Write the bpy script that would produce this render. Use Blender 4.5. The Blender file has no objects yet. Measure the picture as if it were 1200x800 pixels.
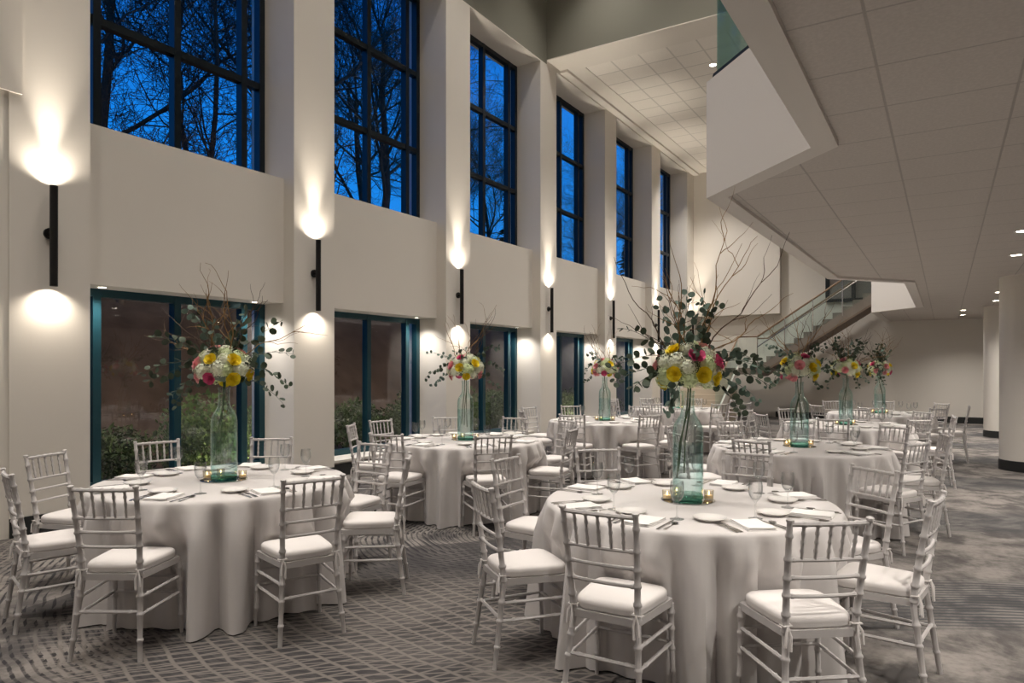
import bpy, bmesh, math, random
from mathutils import Vector, Matrix, Euler
PI = math.pi
S = bpy.context.scene
COL = S.collection
R = random.Random(7)

# ------------------------------------------------------------------ mesh builder
class MB:
    def __init__(self): self.v = []; self.f = []
    def add(self, vs, fs):
        b = len(self.v); self.v.extend(vs); self.f.extend([tuple(b + i for i in f) for f in fs])
    def box(self, x0, x1, y0, y1, z0, z1):
        self.add([(x0,y0,z0),(x1,y0,z0),(x1,y1,z0),(x0,y1,z0),(x0,y0,z1),(x1,y0,z1),(x1,y1,z1),(x0,y1,z1)],
                 [(0,3,2,1),(4,5,6,7),(0,1,5,4),(1,2,6,5),(2,3,7,6),(3,0,4,7)])
    def prism(self, pts, z0, z1):
        n = len(pts)
        a = sum(pts[i][0]*pts[(i+1)%n][1]-pts[(i+1)%n][0]*pts[i][1] for i in range(n))
        if a < 0: pts = pts[::-1]
        self.add([(x,y,z0) for x,y in pts]+[(x,y,z1) for x,y in pts],
                 [tuple(range(n-1,-1,-1)), tuple(range(n,2*n))]+[(i,(i+1)%n,n+(i+1)%n,n+i) for i in range(n)])
    def bar(self, a, b, w, h, up=(0,0,1)):
        a = Vector(a); b = Vector(b); d = (b-a).normalized(); u = Vector(up)
        sd = d.cross(u).normalized(); u = sd.cross(d)
        vs = []
        for p in (a, b):
            for i, j in ((-1,-1),(1,-1),(1,1),(-1,1)): vs.append(tuple(p+sd*i*w/2+u*j*h/2))
        self.add(vs, [(0,3,2,1),(4,5,6,7),(0,1,5,4),(1,2,6,5),(2,3,7,6),(3,0,4,7)])
    def tube(self, path, rad, sides=8, cap=True):
        P = [Vector(p) for p in path]; n = len(P)
        if not hasattr(rad, '__len__'): rad = [rad]*n
        t0 = (P[1]-P[0]).normalized()
        ref = Vector((0,0,1)) if abs(t0.z) < .9 else Vector((1,0,0))
        u = t0.cross(ref).normalized(); vs = []
        for i in range(n):
            t = (P[min(i+1,n-1)]-P[max(i-1,0)])
            t = t.normalized() if t.length > 1e-9 else t0
            u = (u-t*u.dot(t)); u = u.normalized() if u.length > 1e-6 else t.orthogonal().normalized()
            w = t.cross(u)
            for k in range(sides):
                a = 2*PI*k/sides
                vs.append(tuple(P[i]+(u*math.cos(a)+w*math.sin(a))*rad[i]))
        fs = [(i*sides+k, i*sides+(k+1)%sides, (i+1)*sides+(k+1)%sides, (i+1)*sides+k) for i in range(n-1) for k in range(sides)]
        if cap: fs += [tuple(range(sides-1,-1,-1)), tuple(range((n-1)*sides, n*sides))]
        self.add(vs, fs)
    def lathe(self, prof, seg=24, c=(0,0,0), closed=False):
        vs = []; n = len(prof)
        for r, z in prof:
            for k in range(seg):
                a = 2*PI*k/seg; vs.append((c[0]+r*math.cos(a), c[1]+r*math.sin(a), c[2]+z))
        m = n if closed else n-1
        fs = [(i*seg+k, i*seg+(k+1)%seg, ((i+1)%n)*seg+(k+1)%seg, ((i+1)%n)*seg+k) for i in range(m) for k in range(seg)]
        if not closed:
            if prof[0][0] > 1e-6: fs.append(tuple(range(seg-1,-1,-1)))
            if prof[-1][0] > 1e-6: fs.append(tuple(range((n-1)*seg, n*seg)))
        self.add(vs, fs)
    def xf(self, M, start=0):
        for i in range(start, len(self.v)): self.v[i] = tuple(M @ Vector(self.v[i]))
    def mesh(self, name, mat, smooth=True, ang=40):
        me = bpy.data.meshes.new(name); me.from_pydata(self.v, [], self.f); me.update()
        me.materials.append(mat)
        if smooth:
            me.polygons.foreach_set('use_smooth', [True]*len(me.polygons))
            try: me.set_sharp_from_angle(angle=math.radians(ang))
            except Exception: pass
        return me
    def obj(self, name, mat, parent=None, smooth=True, ang=40, loc=(0,0,0)):
        return place(name, self.mesh(name, mat, smooth, ang), parent, loc)

def place(name, me, parent=None, loc=(0,0,0), rot=None):
    o = bpy.data.objects.new(name, me); COL.objects.link(o); o.location = loc
    if rot: o.rotation_euler = rot
    if parent: o.parent = parent
    return o
def tag(o, label, cat, group=None, kind=None):
    o['label'] = label; o['category'] = cat
    if group: o['group'] = group
    if kind: o['kind'] = kind
    return o
def thing(name, label, cat, loc=(0,0,0), rz=0, group=None, kind=None):
    o = bpy.data.objects.new(name, None); COL.objects.link(o); o.empty_display_size = .1
    o.location = loc; o.rotation_euler = (0,0,rz)
    return tag(o, label, cat, group, kind)
def copy_tree(o, parent=None):
    c = o.copy(); COL.objects.link(c); c.parent = parent
    for ch in o.children: copy_tree(ch, c)
    return c

# ------------------------------------------------------------------ materials
def mat(name, col, rough=.6, metal=0., spec=.5, bump=None, var=None, sheen=0., emit=None, estr=0., sss=0.):
    m = bpy.data.materials.new(name); m.use_nodes = True; nt = m.node_tree; b = nt.nodes['Principled BSDF']
    b.inputs['Base Color'].default_value = (*col, 1); b.inputs['Roughness'].default_value = rough
    b.inputs['Metallic'].default_value = metal; b.inputs['Specular IOR Level'].default_value = spec
    if sheen: b.inputs['Sheen Weight'].default_value = sheen
    if sss:
        b.inputs['Subsurface Weight'].default_value = sss; b.inputs['Subsurface Radius'].default_value = (.01,.01,.01)
    if emit:
        b.inputs['Emission Color'].default_value = (*emit, 1); b.inputs['Emission Strength'].default_value = estr
    tc = nt.nodes.new('ShaderNodeTexCoord')
    if var:
        sc, amt = var
        n = nt.nodes.new('ShaderNodeTexNoise'); n.inputs['Scale'].default_value = sc; n.inputs['Detail'].default_value = 4
        nt.links.new(tc.outputs['Object'], n.inputs['Vector'])
        r = nt.nodes.new('ShaderNodeValToRGB')
        r.color_ramp.elements[0].position = .3; r.color_ramp.elements[1].position = .7
        r.color_ramp.elements[0].color = (*[c*(1-amt) for c in col], 1); r.color_ramp.elements[1].color = (*[min(1, c*(1+amt)) for c in col], 1)
        nt.links.new(n.outputs['Fac'], r.inputs['Fac']); nt.links.new(r.outputs['Color'], b.inputs['Base Color'])
    if bump:
        sc, st = bump
        n = nt.nodes.new('ShaderNodeTexNoise'); n.inputs['Scale'].default_value = sc; n.inputs['Detail'].default_value = 3
        nt.links.new(tc.outputs['Object'], n.inputs['Vector'])
        bp = nt.nodes.new('ShaderNodeBump'); bp.inputs['Strength'].default_value = st; bp.inputs['Distance'].default_value = .01
        nt.links.new(n.outputs['Fac'], bp.inputs['Height']); nt.links.new(bp.outputs['Normal'], b.inputs['Normal'])
    return m
def glass(name, tint, edge, ior=1.5, gloss=(1,1,1), rough=.0, blend=.35):
    m = bpy.data.materials.new(name); m.use_nodes = True; nt = m.node_tree; nt.nodes.clear()
    out = nt.nodes.new('ShaderNodeOutputMaterial'); mix = nt.nodes.new('ShaderNodeMixShader')
    tr = nt.nodes.new('ShaderNodeBsdfTransparent'); gl = nt.nodes.new('ShaderNodeBsdfGlossy'); fr = nt.nodes.new('ShaderNodeMapRange'); fw_ = nt.nodes.new('ShaderNodeLayerWeight'); fw_.inputs['Blend'].default_value = .5; pw = nt.nodes.new('ShaderNodeMath'); pw.operation = 'POWER'; pw.inputs[1].default_value = 4.5; nt.links.new(fw_.outputs['Facing'], pw.inputs[0]); nt.links.new(pw.outputs[0], fr.inputs['Value'])
    lw = nt.nodes.new('ShaderNodeLayerWeight'); lw.inputs['Blend'].default_value = blend
    mc = nt.nodes.new('ShaderNodeMix'); mc.data_type = 'RGBA'
    mc.inputs['A'].default_value = (*tint, 1); mc.inputs['B'].default_value = (*edge, 1)
    nt.links.new(lw.outputs['Facing'], mc.inputs['Factor']); nt.links.new(mc.outputs['Result'], tr.inputs['Color'])
    gl.inputs['Color'].default_value = (*gloss, 1); gl.inputs['Roughness'].default_value = rough; fr.inputs['To Min'].default_value = ((ior-1)/(ior+1))**2; fr.inputs['To Max'].default_value = .75
    nt.links.new(fr.outputs['Result'], mix.inputs['Fac']); nt.links.new(tr.outputs[0], mix.inputs[1]); nt.links.new(gl.outputs[0], mix.inputs[2])
    nt.links.new(mix.outputs[0], out.inputs['Surface'])
    return m
def emitter(name, col, st):
    m = bpy.data.materials.new(name); m.use_nodes = True; nt = m.node_tree; nt.nodes.clear()
    o = nt.nodes.new('ShaderNodeOutputMaterial'); e = nt.nodes.new('ShaderNodeEmission')
    e.inputs['Color'].default_value = (*col, 1); e.inputs['Strength'].default_value = st
    nt.links.new(e.outputs[0], o.inputs['Surface']); return m

M = {}
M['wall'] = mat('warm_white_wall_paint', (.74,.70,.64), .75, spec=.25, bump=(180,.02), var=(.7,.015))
M['upper'] = mat('olive_grey_unlit_wall_tone', (.215,.21,.175), .8, spec=.2)  # dimness of the unlit upper zone put into the base colour
M['ceil'] = mat('smooth_white_ceiling_paint', (.74,.70,.65), .85, spec=.2)
M['base'] = mat('black_baseboard', (.018,.02,.02), .45)
M['sill'] = mat('painted_window_ledge', (.75,.72,.66), .5)
M['teal'] = mat('dark_teal_window_aluminium', (.012,.055,.072), .35, metal=.3)
M['navy'] = mat('black_window_aluminium', (.006,.012,.017), .35, metal=.2)
M['chair'] = mat('silver_grey_lacquered_wood', (.56,.535,.525), .38, spec=.5, var=(9,.05))
M['cushion'] = mat('ivory_cushion_cotton', (.74,.705,.685), .9, spec=.2, bump=(260,.12))
M['cloth'] = mat('white_table_linen', (.665,.635,.62), .9, spec=.2, bump=(420,.08), sheen=.1)
M['napkin'] = mat('white_napkin_linen', (.85,.83,.81), .9, spec=.2, bump=(300,.1))
M['china'] = mat('white_bone_china', (.82,.80,.77), .18)
M['steel'] = mat('polished_cutlery_steel', (.6,.58,.56), .2, metal=1.)
M['mirror'] = mat('round_mirror_plate', (.5,.52,.52), .03, metal=1.)
M['sconce'] = mat('black_powder_coated_metal', (.012,.011,.011), .4, metal=.3)
M['lens'] = emitter('warm_lamp_lens', (1,.86,.66), 26)
M['dlens'] = emitter('downlight_lens', (1,.88,.72), 22)
M['ring'] = mat('white_lamp_ring', (.8,.78,.74), .5)
M['upane'] = glass('upper_window_pane', (.95,.97,.98), (.85,.9,.9), 1.22)
M['pane'] = glass('clear_window_pane', (.93,.95,.95), (.8,.86,.86), 1.75)
M['bottle'] = glass('pale_green_bottle_glass', (.978,.994,.989), (.66,.85,.805), 1.6, blend=.3)
M['bottle_base'] = glass('deep_green_glass_base', (.55,.84,.76), (.15,.5,.42), 1.5, blend=.4)
M['water'] = glass('water_in_bottle', (.90,.965,.975), (.70,.88,.89), 1.3, blend=.3)
M['goblet'] = glass('clear_stemware_glass', (.988,.988,.988), (.60,.63,.63), 1.6, blend=.3)
M['rail_glass'] = glass('green_tinted_rail_glass', (.88,.95,.945), (.64,.82,.80), 1.5)
M['votive'] = glass('votive_cup_glass', (.95,.93,.88), (.75,.7,.6), 1.45)
M['wax'] = mat('cream_candle_wax', (.9,.82,.66), .5, emit=(1,.62,.26), estr=.12)
M['flame'] = emitter('candle_flame', (1,.62,.25), 14)
M['hyd_w'] = mat('white_hydrangea_petal', (.80,.82,.66), .7, spec=.2, var=(40,.06))
M['hyd_g'] = mat('pale_green_hydrangea_petal', (.66,.74,.44), .7, spec=.2, var=(40,.1))
M['rose_y'] = mat('yellow_rose_petal', (.86,.68,.03), .6, spec=.3, var=(30,.08))
M['rose_p'] = mat('pink_rose_petal', (.88,.40,.42), .6, spec=.3, var=(30,.15))
M['rose_m'] = mat('magenta_rose_petal', (.70,.10,.24), .6, spec=.3, var=(30,.15))
M['leaf'] = mat('eucalyptus_leaf', (.058,.082,.05), .55, spec=.35, var=(14,.3))
M['leaf_p'] = mat('silver_eucalyptus_leaf', (.13,.19,.15), .6, spec=.3, var=(14,.25))
M['twig'] = mat('ochre_willow_bark', (.26,.145,.05), .7, var=(20,.3))
M['twig_d'] = mat('brown_willow_bark', (.10,.06,.035), .7, var=(20,.3))
M['stem'] = mat('green_flower_stem', (.06,.12,.045), .6)
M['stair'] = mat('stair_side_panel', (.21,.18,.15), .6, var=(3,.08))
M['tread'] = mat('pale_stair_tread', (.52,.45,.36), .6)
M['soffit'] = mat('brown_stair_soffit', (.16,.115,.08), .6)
M['wood'] = mat('oak_handrail', (.23,.15,.09), .4)
M['bark'] = mat('bare_tree_bark', (.085,.066,.052), .95, spec=.1, var=(3,.3))
M['shrubleaf'] = mat('garden_shrub_leaf', (.075,.12,.035), .7, spec=.3, var=(5,.45))
M['earth'] = mat('leaf_covered_bank', (.085,.058,.038), .95, spec=.1, var=(2.,.35), bump=(6,.6))
M['ever'] = mat('evergreen_needle', (.02,.03,.018), .9, spec=.1, var=(2,.3))

def nodes(m):
    nt = m.node_tree
    def N(t, **k):
        n = nt.nodes.new(t)
        for a, b in k.items(): setattr(n, a, b)
        return n
    def put(sock, v):
        if isinstance(v, bpy.types.NodeSocket): nt.links.new(v, sock)
        else: sock.default_value = v
    def math_(op, a, b=None, c=None, clamp=False):
        n = N('ShaderNodeMath', operation=op, use_clamp=clamp); put(n.inputs[0], a)
        if b is not None: put(n.inputs[1], b)
        if c is not None: put(n.inputs[2], c)
        return n.outputs[0]
    def smooth(x, lo, hi):
        n = N('ShaderNodeMapRange', interpolation_type='SMOOTHSTEP'); put(n.inputs['Value'], x)
        n.inputs['From Min'].default_value = lo; n.inputs['From Max'].default_value = hi
        return n.outputs[0]
    def mixc(f, a, b):
        n = N('ShaderNodeMix', data_type='RGBA'); put(n.inputs['Factor'], f); put(n.inputs['A'], a); put(n.inputs['B'], b)
        return n.outputs['Result']
    def noise(vec, sc, det=3, dist=0., rough=.5):
        n = N('ShaderNodeTexNoise'); put(n.inputs['Vector'], vec); n.inputs['Scale'].default_value = sc
        n.inputs['Detail'].default_value = det; n.inputs['Distortion'].default_value = dist; n.inputs['Roughness'].default_value = rough
        return n
    return nt, N, put, math_, smooth, mixc, noise

def carpet():
    m = mat('swirling_patterned_carpet', (.1,.1,.1), .95, spec=.1)
    nt, N, put, ma, sm, mixc, noise = nodes(m); b = nt.nodes['Principled BSDF']
    tc = N('ShaderNodeTexCoord'); P = tc.outputs['Object']
    wob = noise(P, 1.3, 2)
    wv = N('ShaderNodeVectorMath', operation='MULTIPLY_ADD'); put(wv.inputs[0], wob.outputs['Color']); wv.inputs[1].default_value = (.16,.16,0); put(wv.inputs[2], P)
    Q = wv.outputs[0]
    def rings(c, pitch, lo, hi, src=Q):
        d = N('ShaderNodeVectorMath', operation='DISTANCE'); put(d.inputs[0], src); d.inputs[1].default_value = (c[0], c[1], 0)
        s_ = ma('SINE', ma('MULTIPLY', d.outputs['Value'], 2*PI/pitch))
        return sm(s_, lo, hi), d.outputs['Value']
    def mask(sc, lo, hi, off):
        mp = N('ShaderNodeMapping'); put(mp.inputs['Vector'], P); mp.inputs['Location'].default_value = (off, off*1.7, 0)
        return sm(noise(mp.outputs[0], sc, 2, .4).outputs['Fac'], lo, hi)
    # mottled taupe ground
    n1 = noise(P, 2.2, 8, .3, .65).outputs['Fac']; n2 = noise(P, 26, 3).outputs['Fac']
    ground = mixc(sm(n1, .38, .62), (.086,.080,.078,1), (.25,.229,.212,1))
    ground = mixc(ma('MULTIPLY', sm(n2, .45, .75), .35), ground, (.10,.085,.078,1))
    # dark angular patches
    vor = N('ShaderNodeTexVoronoi'); put(vor.inputs['Vector'], Q); vor.inputs['Scale'].default_value = 1.5
    sep = N('ShaderNodeSeparateColor'); put(sep.inputs[0], vor.outputs['Color'])
    sx = N('ShaderNodeSeparateXYZ'); put(sx.inputs[0], Q)
    hall = sm(sx.outputs[0], -.2, -1.4)              # the woven lattice fades out towards the aisle
    dp = N('ShaderNodeVectorMath', operation='DISTANCE'); put(dp.inputs[0], Q); dp.inputs[1].default_value = (-2.5,2.9,0)
    spotm = sm(dp.outputs['Value'], 1.7, 1.0)
    patch = ma('MULTIPLY', ma('MAXIMUM', ma('MULTIPLY', sm(sep.outputs[0], .66, .72), .8), ma('MULTIPLY', spotm, ma('ADD', .55, ma('MULTIPLY', sep.outputs[1], .45)))), hall)
    colr = mixc(ma('MULTIPLY', patch, .85), ground, (.045,.043,.045,1))
    # families of arcs
    r1, d1 = rings((-3.3,5.6), .052, .1, .6)
    r2, d2 = rings((-8.5,-2.5), .068, -.3, .2)
    r3, d3 = rings((1.5,-2.2), .06, .62, .97)
    r4, d4 = rings((-1.0,9.5), .115, .7, .97)
    r6, d6 = rings((-9.5,7.0), .078, .68, .97)
    wear = sm(noise(P, 5, 3).outputs['Fac'], .30, .46)
    mk1 = mask(.5,.26,.38,3.1)
    dash = ma('MULTIPLY', ma('MULTIPLY', ma('MULTIPLY', r1, r2), wear), ma('MULTIPLY', ma('MULTIPLY', mk1, hall), ma('SUBTRACT', 1., ma('MULTIPLY', spotm, .8))))
    colr = mixc(ma('MULTIPLY', dash, .9), colr, (.028,.027,.031,1))
    thin = ma('MULTIPLY', ma('MULTIPLY', rings((-3.3,5.6), .05, .3, .9)[0], mask(.6,.46,.56,9.4)), hall)
    colr = mixc(ma('MULTIPLY', thin, .7), colr, (.04,.039,.042,1))
    lt = ma('MAXIMUM', ma('MAXIMUM', r3, r4), r6)
    light = ma('MULTIPLY', ma('MULTIPLY', lt, ma('MAXIMUM', mask(.6,.48,.58,14.2), ma('MULTIPLY', spotm, 1.))), hall)
    colr = mixc(ma('MULTIPLY', light, .58), colr, (.25,.222,.20,1))
    # aisle: broad dark brush bands with fine lines
    r5, d5 = rings((7.5,-9.0), .055, .0, .8)
    n5 = ma('SINE', ma('MULTIPLY', d5, 2*PI/2.6))
    aisle = sm(sx.outputs[0], -1.0, .1)
    band = ma('MULTIPLY', sm(n5, .1, .6), aisle)
    colr = mixc(ma('MULTIPLY', ma('MULTIPLY', band, ma('ADD', ma('MULTIPLY', r5, .65), .35)), .9), colr, (.052,.055,.06,1))
    put(b.inputs['Base Color'], colr)
    bp = N('ShaderNodeBump'); bp.inputs['Strength'].default_value = .35; bp.inputs['Distance'].default_value = .004
    put(bp.inputs['Height'], noise(P, 420, 2).outputs['Fac']); put(b.inputs['Normal'], bp.outputs[0])
    return m
M['carpet'] = carpet()

def tiles(name, col, pitch, ox, oy, lw=.008):
    m = mat(name, col, .95, spec=.1)
    nt, N, put, ma, sm, mixc, noise = nodes(m); b = nt.nodes['Principled BSDF']
    tc = N('ShaderNodeTexCoord'); P = tc.outputs['Object']; s_ = N('ShaderNodeSeparateXYZ'); put(s_.inputs[0], P)
    def line(c, off):
        f = ma('FRACT', ma('DIVIDE', ma('ADD', c, off), pitch)); d = ma('ABSOLUTE', ma('SUBTRACT', f, .5))
        return sm(d, .5-lw/pitch*1.6, .5-lw/pitch*.8)
    g = ma('MAXIMUM', line(s_.outputs[0], ox), line(s_.outputs[1], oy))
    sp = noise(P, 55, 3).outputs['Fac']
    c = mixc(sm(sp, .35, .7), (*[k*.96 for k in col],1), (*[min(1,k*1.04) for k in col],1))
    c = mixc(ma('MULTIPLY', g, .5), c, (*[k*.5 for k in col],1))
    put(b.inputs['Base Color'], c)
    bp = N('ShaderNodeBump'); bp.inputs['Strength'].default_value = .3; bp.inputs['Distance'].default_value = .006; bp.invert = True
    put(bp.inputs['Height'], g); put(b.inputs['Normal'], bp.outputs[0])
    return m
M['tile_low'] = tiles('square_ceiling_tile_grid', (.62,.575,.53), .575, .27, -3.05, .0052)
M['tile_high'] = tiles('pale_ceiling_tile_grid', (.80,.76,.70), .61, 6.65, -13.6, .014)

# ------------------------------------------------------------------ room shell
H0 = 1.53
XP, XS, XW = -7.16, -7.36, -7.78           # pier face, spandrel face, window plane
PITCH, C0, HP = 3.23, 3.27, .35
ZL0, ZL1, ZU0, ZU1 = .23, 2.39, 4.02, 7.95
ZM, ZF = 2.90, 3.62                        # balcony underside and floor
YD, ZH, ZA = 12.88, 8.05, 11.0             # edge of the high soffit, its height, the atrium ceiling
YB = 23.3
centre = [C0+PITCH*k for k in range(-2, 7)]

def struct(name, mb, m, label, smooth=False, cat=None):
    o = mb.obj(name, M[m], smooth=smooth); tag(o, label, cat or name.split('_')[0], kind='structure'); return o

b = MB(); b.box(-8.0, 9, -4.2, 24, -.1, 0)
struct('floor', b, 'carpet', 'taupe and charcoal swirling patterned carpet over the whole hall', cat='carpet floor')

b = MB()
for k, c in enumerate(centre):
    if c < 12: b.box(-8.0, XP, c-HP, c+HP, 0, ZU1+.02)
    elif c < 14: b.box(-8.0, XP, c-HP, c+HP, 0, ZU1+.02); b.box(-8.0, XP, YD, c+HP, ZU1+.02, ZA)
    else: b.box(-8.0, XP, c-HP, c+HP, 0, ZA)
    y0 = c+HP; y1 = c+PITCH-HP
    if k == len(centre)-1: y1 = YB+.4
    if y0 > YD: b.box(-8.0, XP, y0, y1, ZU1, ZA)
    else: b.box(-8.0, XP, y0, y1, ZU1, ZU1+.02)
    if k == 1: b.box(-7.95, XP-.012, y0, y1, 0, ZU1)           # solid bay before the first pier
    b.box(-7.95, XS, y0, y1, ZL1, ZU0)                    # spandrel
    b.box(-7.95, XS+.02, y0, y1, 0, ZL0-.03)
    if k == len(centre)-1: b.box(-8.0, XP, y0, y1, 0, ZA)
b.box(-8.0, XP, -4.2, centre[0]-HP, 0, ZU1+.02)
b.box(XP, XP+.022, .6, 3.02, 4.03, ZU1)
struct('wall_window_side', b, 'wall', 'cream wall of tall piers and recessed window bays', cat='wall')

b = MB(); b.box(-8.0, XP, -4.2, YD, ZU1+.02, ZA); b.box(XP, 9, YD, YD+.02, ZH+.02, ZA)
struct('wall_upper_band', b, 'upper', 'band shaded olive grey in its colour above the tall windows and on the drop face', cat='wall band')
b = MB()
for k, c in enumerate(centre):
    b.box(XP, XP+.018, c-HP-.0, c+HP, 0, .175)
    if k < len(centre)-1: b.box(XS+.02, XS+.036, c+HP, c+PITCH-HP, 0, .175)
struct('baseboard_window_side', b, 'base', 'black baseboard along the piers and window ledges', cat='baseboard')
b = MB()
for k, c in enumerate(centre[:-1]): b.box(XW, XS+.05, c+HP, c+PITCH-HP, ZL0-.03, ZL0)
struct('trim_window_ledge', b, 'sill', 'white ledges at the foot of the lower windows', cat='ledge')

b = MB(); b.box(-8.0, 9, YB, YB+.3, 0, ZA)
struct('wall_stair_end', b, 'wall', 'cream end wall behind the staircase', cat='wall')
b = MB(); b.box(XP, -4.42, YB-.3, YB, 3.27, ZH)
struct('trim_end_wall_bulkhead', b, 'wall', 'projecting cream panel high on the end wall above the stair landing', cat='wall panel')
b = MB(); b.box(1.2, 9, YB-.12, YB, 0, ZM)
struct('wall_end_panel', b, 'wall', 'shallow projecting wall panel behind the round columns', cat='wall')
b = MB(); b.box(-4.6, 1.2, YB-.02, YB, 0, .175); b.box(1.2, 9, YB-.14, YB-.12, 0, .175)
struct('baseboard_stair_end', b, 'base', 'black baseboard along the end wall under the stair', cat='baseboard')
b = MB(); b.box(8.6, 9, -4.2, 23.6, 0, ZA)
struct('wall_balcony_side', b, 'wall', 'cream wall far beyond the round columns', cat='wall')
b = MB(); b.box(-8, 9, -4.5, -4.2, 0, ZA)
struct('wall_entrance_side', b, 'wall', 'cream wall at the near end of the hall', cat='wall')
b = MB(); b.box(-8, 9, -4.4, YD+.3, ZA, ZA+.2)
struct('ceiling_atrium', b, 'ceil', 'high flat ceiling over the near half of the hall', cat='ceiling')
# dropped high ceiling with border strips round a tiled field
b = MB()
b.box(XP, 9, YD+.02, YD+.25, ZH, ZA); b.box(XP, 9, YD, YD+.02, ZH, ZH+.02)
b.box(XP, -6.62, YD+.75, YB, ZH, ZH+.3)
b.box(XP, 9, YD+.25, YD+.75, ZH, ZH+.3)
b.box(XP, -6.98, YD+.6, YB, ZH-.06, ZH-.002)
struct('trim_high_ceiling_border', b, 'wall', 'plain cream drop face and border of the far high ceiling', cat='ceiling border')
b = MB(); b.box(-6.62, 9, YD+.75, YB, ZH+.02, ZH+.3)
struct('ceiling_high', b, 'tile_high', 'pale tiled high ceiling beyond the drop face', cat='ceiling')

# balcony slab outline
OUT = [(-.71,-4.2),(-.71,4.64),(-1.63,5.57),(-1.53,11.57),(-.56,12.8),(-.56,17.92),(-1.53,18.97),(-1.50,YB)]
def offset(poly, d):
    out = []
    for i, p in enumerate(poly):
        n = Vector((0,0))
        for a, c in ((i-1,i),(i,i+1)):
            if 0 <= a and c < len(poly):
                e = (Vector(poly[c])-Vector(poly[a])).normalized(); n += Vector((e.y,-e.x))
        n.normalize()
        e = None
        for a, c in ((i-1,i),(i,i+1)):
            if 0 <= a and c < len(poly): e = (Vector(poly[c])-Vector(poly[a])).normalized(); break
        q = Vector((e.y,-e.x)); k = d/max(.5, q.dot(n)); out.append((p[0]+n.x*k, p[1]+n.y*k))
    return out
IN = offset(OUT, .15)
b = MB(); b.prism(IN+[(8.6,YB),(8.6,-4.2)], ZM+.03, ZF)
struct('ceiling_balcony', b, 'tile_low', 'low tiled ceiling under the balcony', cat='ceiling')
b = MB()
for i in range(len(OUT)-1):
    b.prism([OUT[i], OUT[i+1], IN[i+1], IN[i]], ZM, 3.83)
struct('trim_balcony_front', b, 'ceil', 'white zigzag fascia of the balcony edge', cat='balcony front')
BOARD = IN

# columns
for i, (x, y) in enumerate(((1.10,13.07),(1.13,19.04),(1.1,7.1),(1.1,1.1))):
    if i > 1: continue
    b = MB(); b.lathe([(.40,0),(.40,ZM+.03)], 48)
    o = b.obj('round_column', M['wall'], loc=(x,y,0))
    tag(o, ('white round column standing nearer in the aisle', 'white round column standing deeper in the aisle')[i], 'column', kind='structure')
    b = MB(); b.lathe([(.412,0),(.412,.15),(.40,.155)], 48); b.obj('column_base_ring', M['base'], o)

# ------------------------------------------------------------------ windows
ORD = ['first','second','third','fourth','fifth','sixth','seventh']
def window(name, y0, y1, z0, z1, mm, trans, label, fw):
    w = thing(name, label, 'window', (XW, (y0+y1)/2, z0), kind='structure')
    hy = (y1-y0)/2; h = z1-z0; b = MB(); d0, d1 = -.06, .05
    xs = [-hy+fw/2, -hy+.36, -hy+1.285, -hy+2.21, hy-fw/2]
    for y in xs: b.box(d0, d1, y-fw/2, y+fw/2, 0, h)
    hz = [fw/2, h-fw/2]+[t-z0 for t in trans]
    for z in hz:
        for a, c in zip(xs[:-1], xs[1:]): b.box(d0+.006, d1-.006, a+fw/2, c-fw/2, z-fw/2, z+fw/2)
    fr_ = b.obj('window_frame', M[mm], w, smooth=False)
    b = MB()
    for a, c in zip(xs[:-1], xs[1:]):
        zz = sorted(hz)
        for p, q in zip(zz[:-1], zz[1:]):
            b.add([(0,a,p),(0,c,p),(0,c,q),(0,a,q)], [(0,1,2,3)])
    b.obj('window_pane', M['upane' if len(trans) else 'pane'], fr_, smooth=False)
bays = [(c+HP, c+PITCH-HP) for c in centre[:-1]]       # bays[2] is the first in the photograph
n = 0
for k, (y0, y1) in enumerate(bays):
    if k < 2: continue
    n += 1
    nm = (['near unseen']+ORD)[k-1]
    window(f'window_{n}', y0, y1, ZU0, ZU1, 'navy', (5.28,6.6), f'tall black framed upper window of the {nm} bay with blue dusk sky', .085)
    n += 1
    window(f'window_{n}', y0, y1, ZL0, ZL1, 'teal', (), f'dark teal framed lower window of the {nm} bay', .085)

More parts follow.
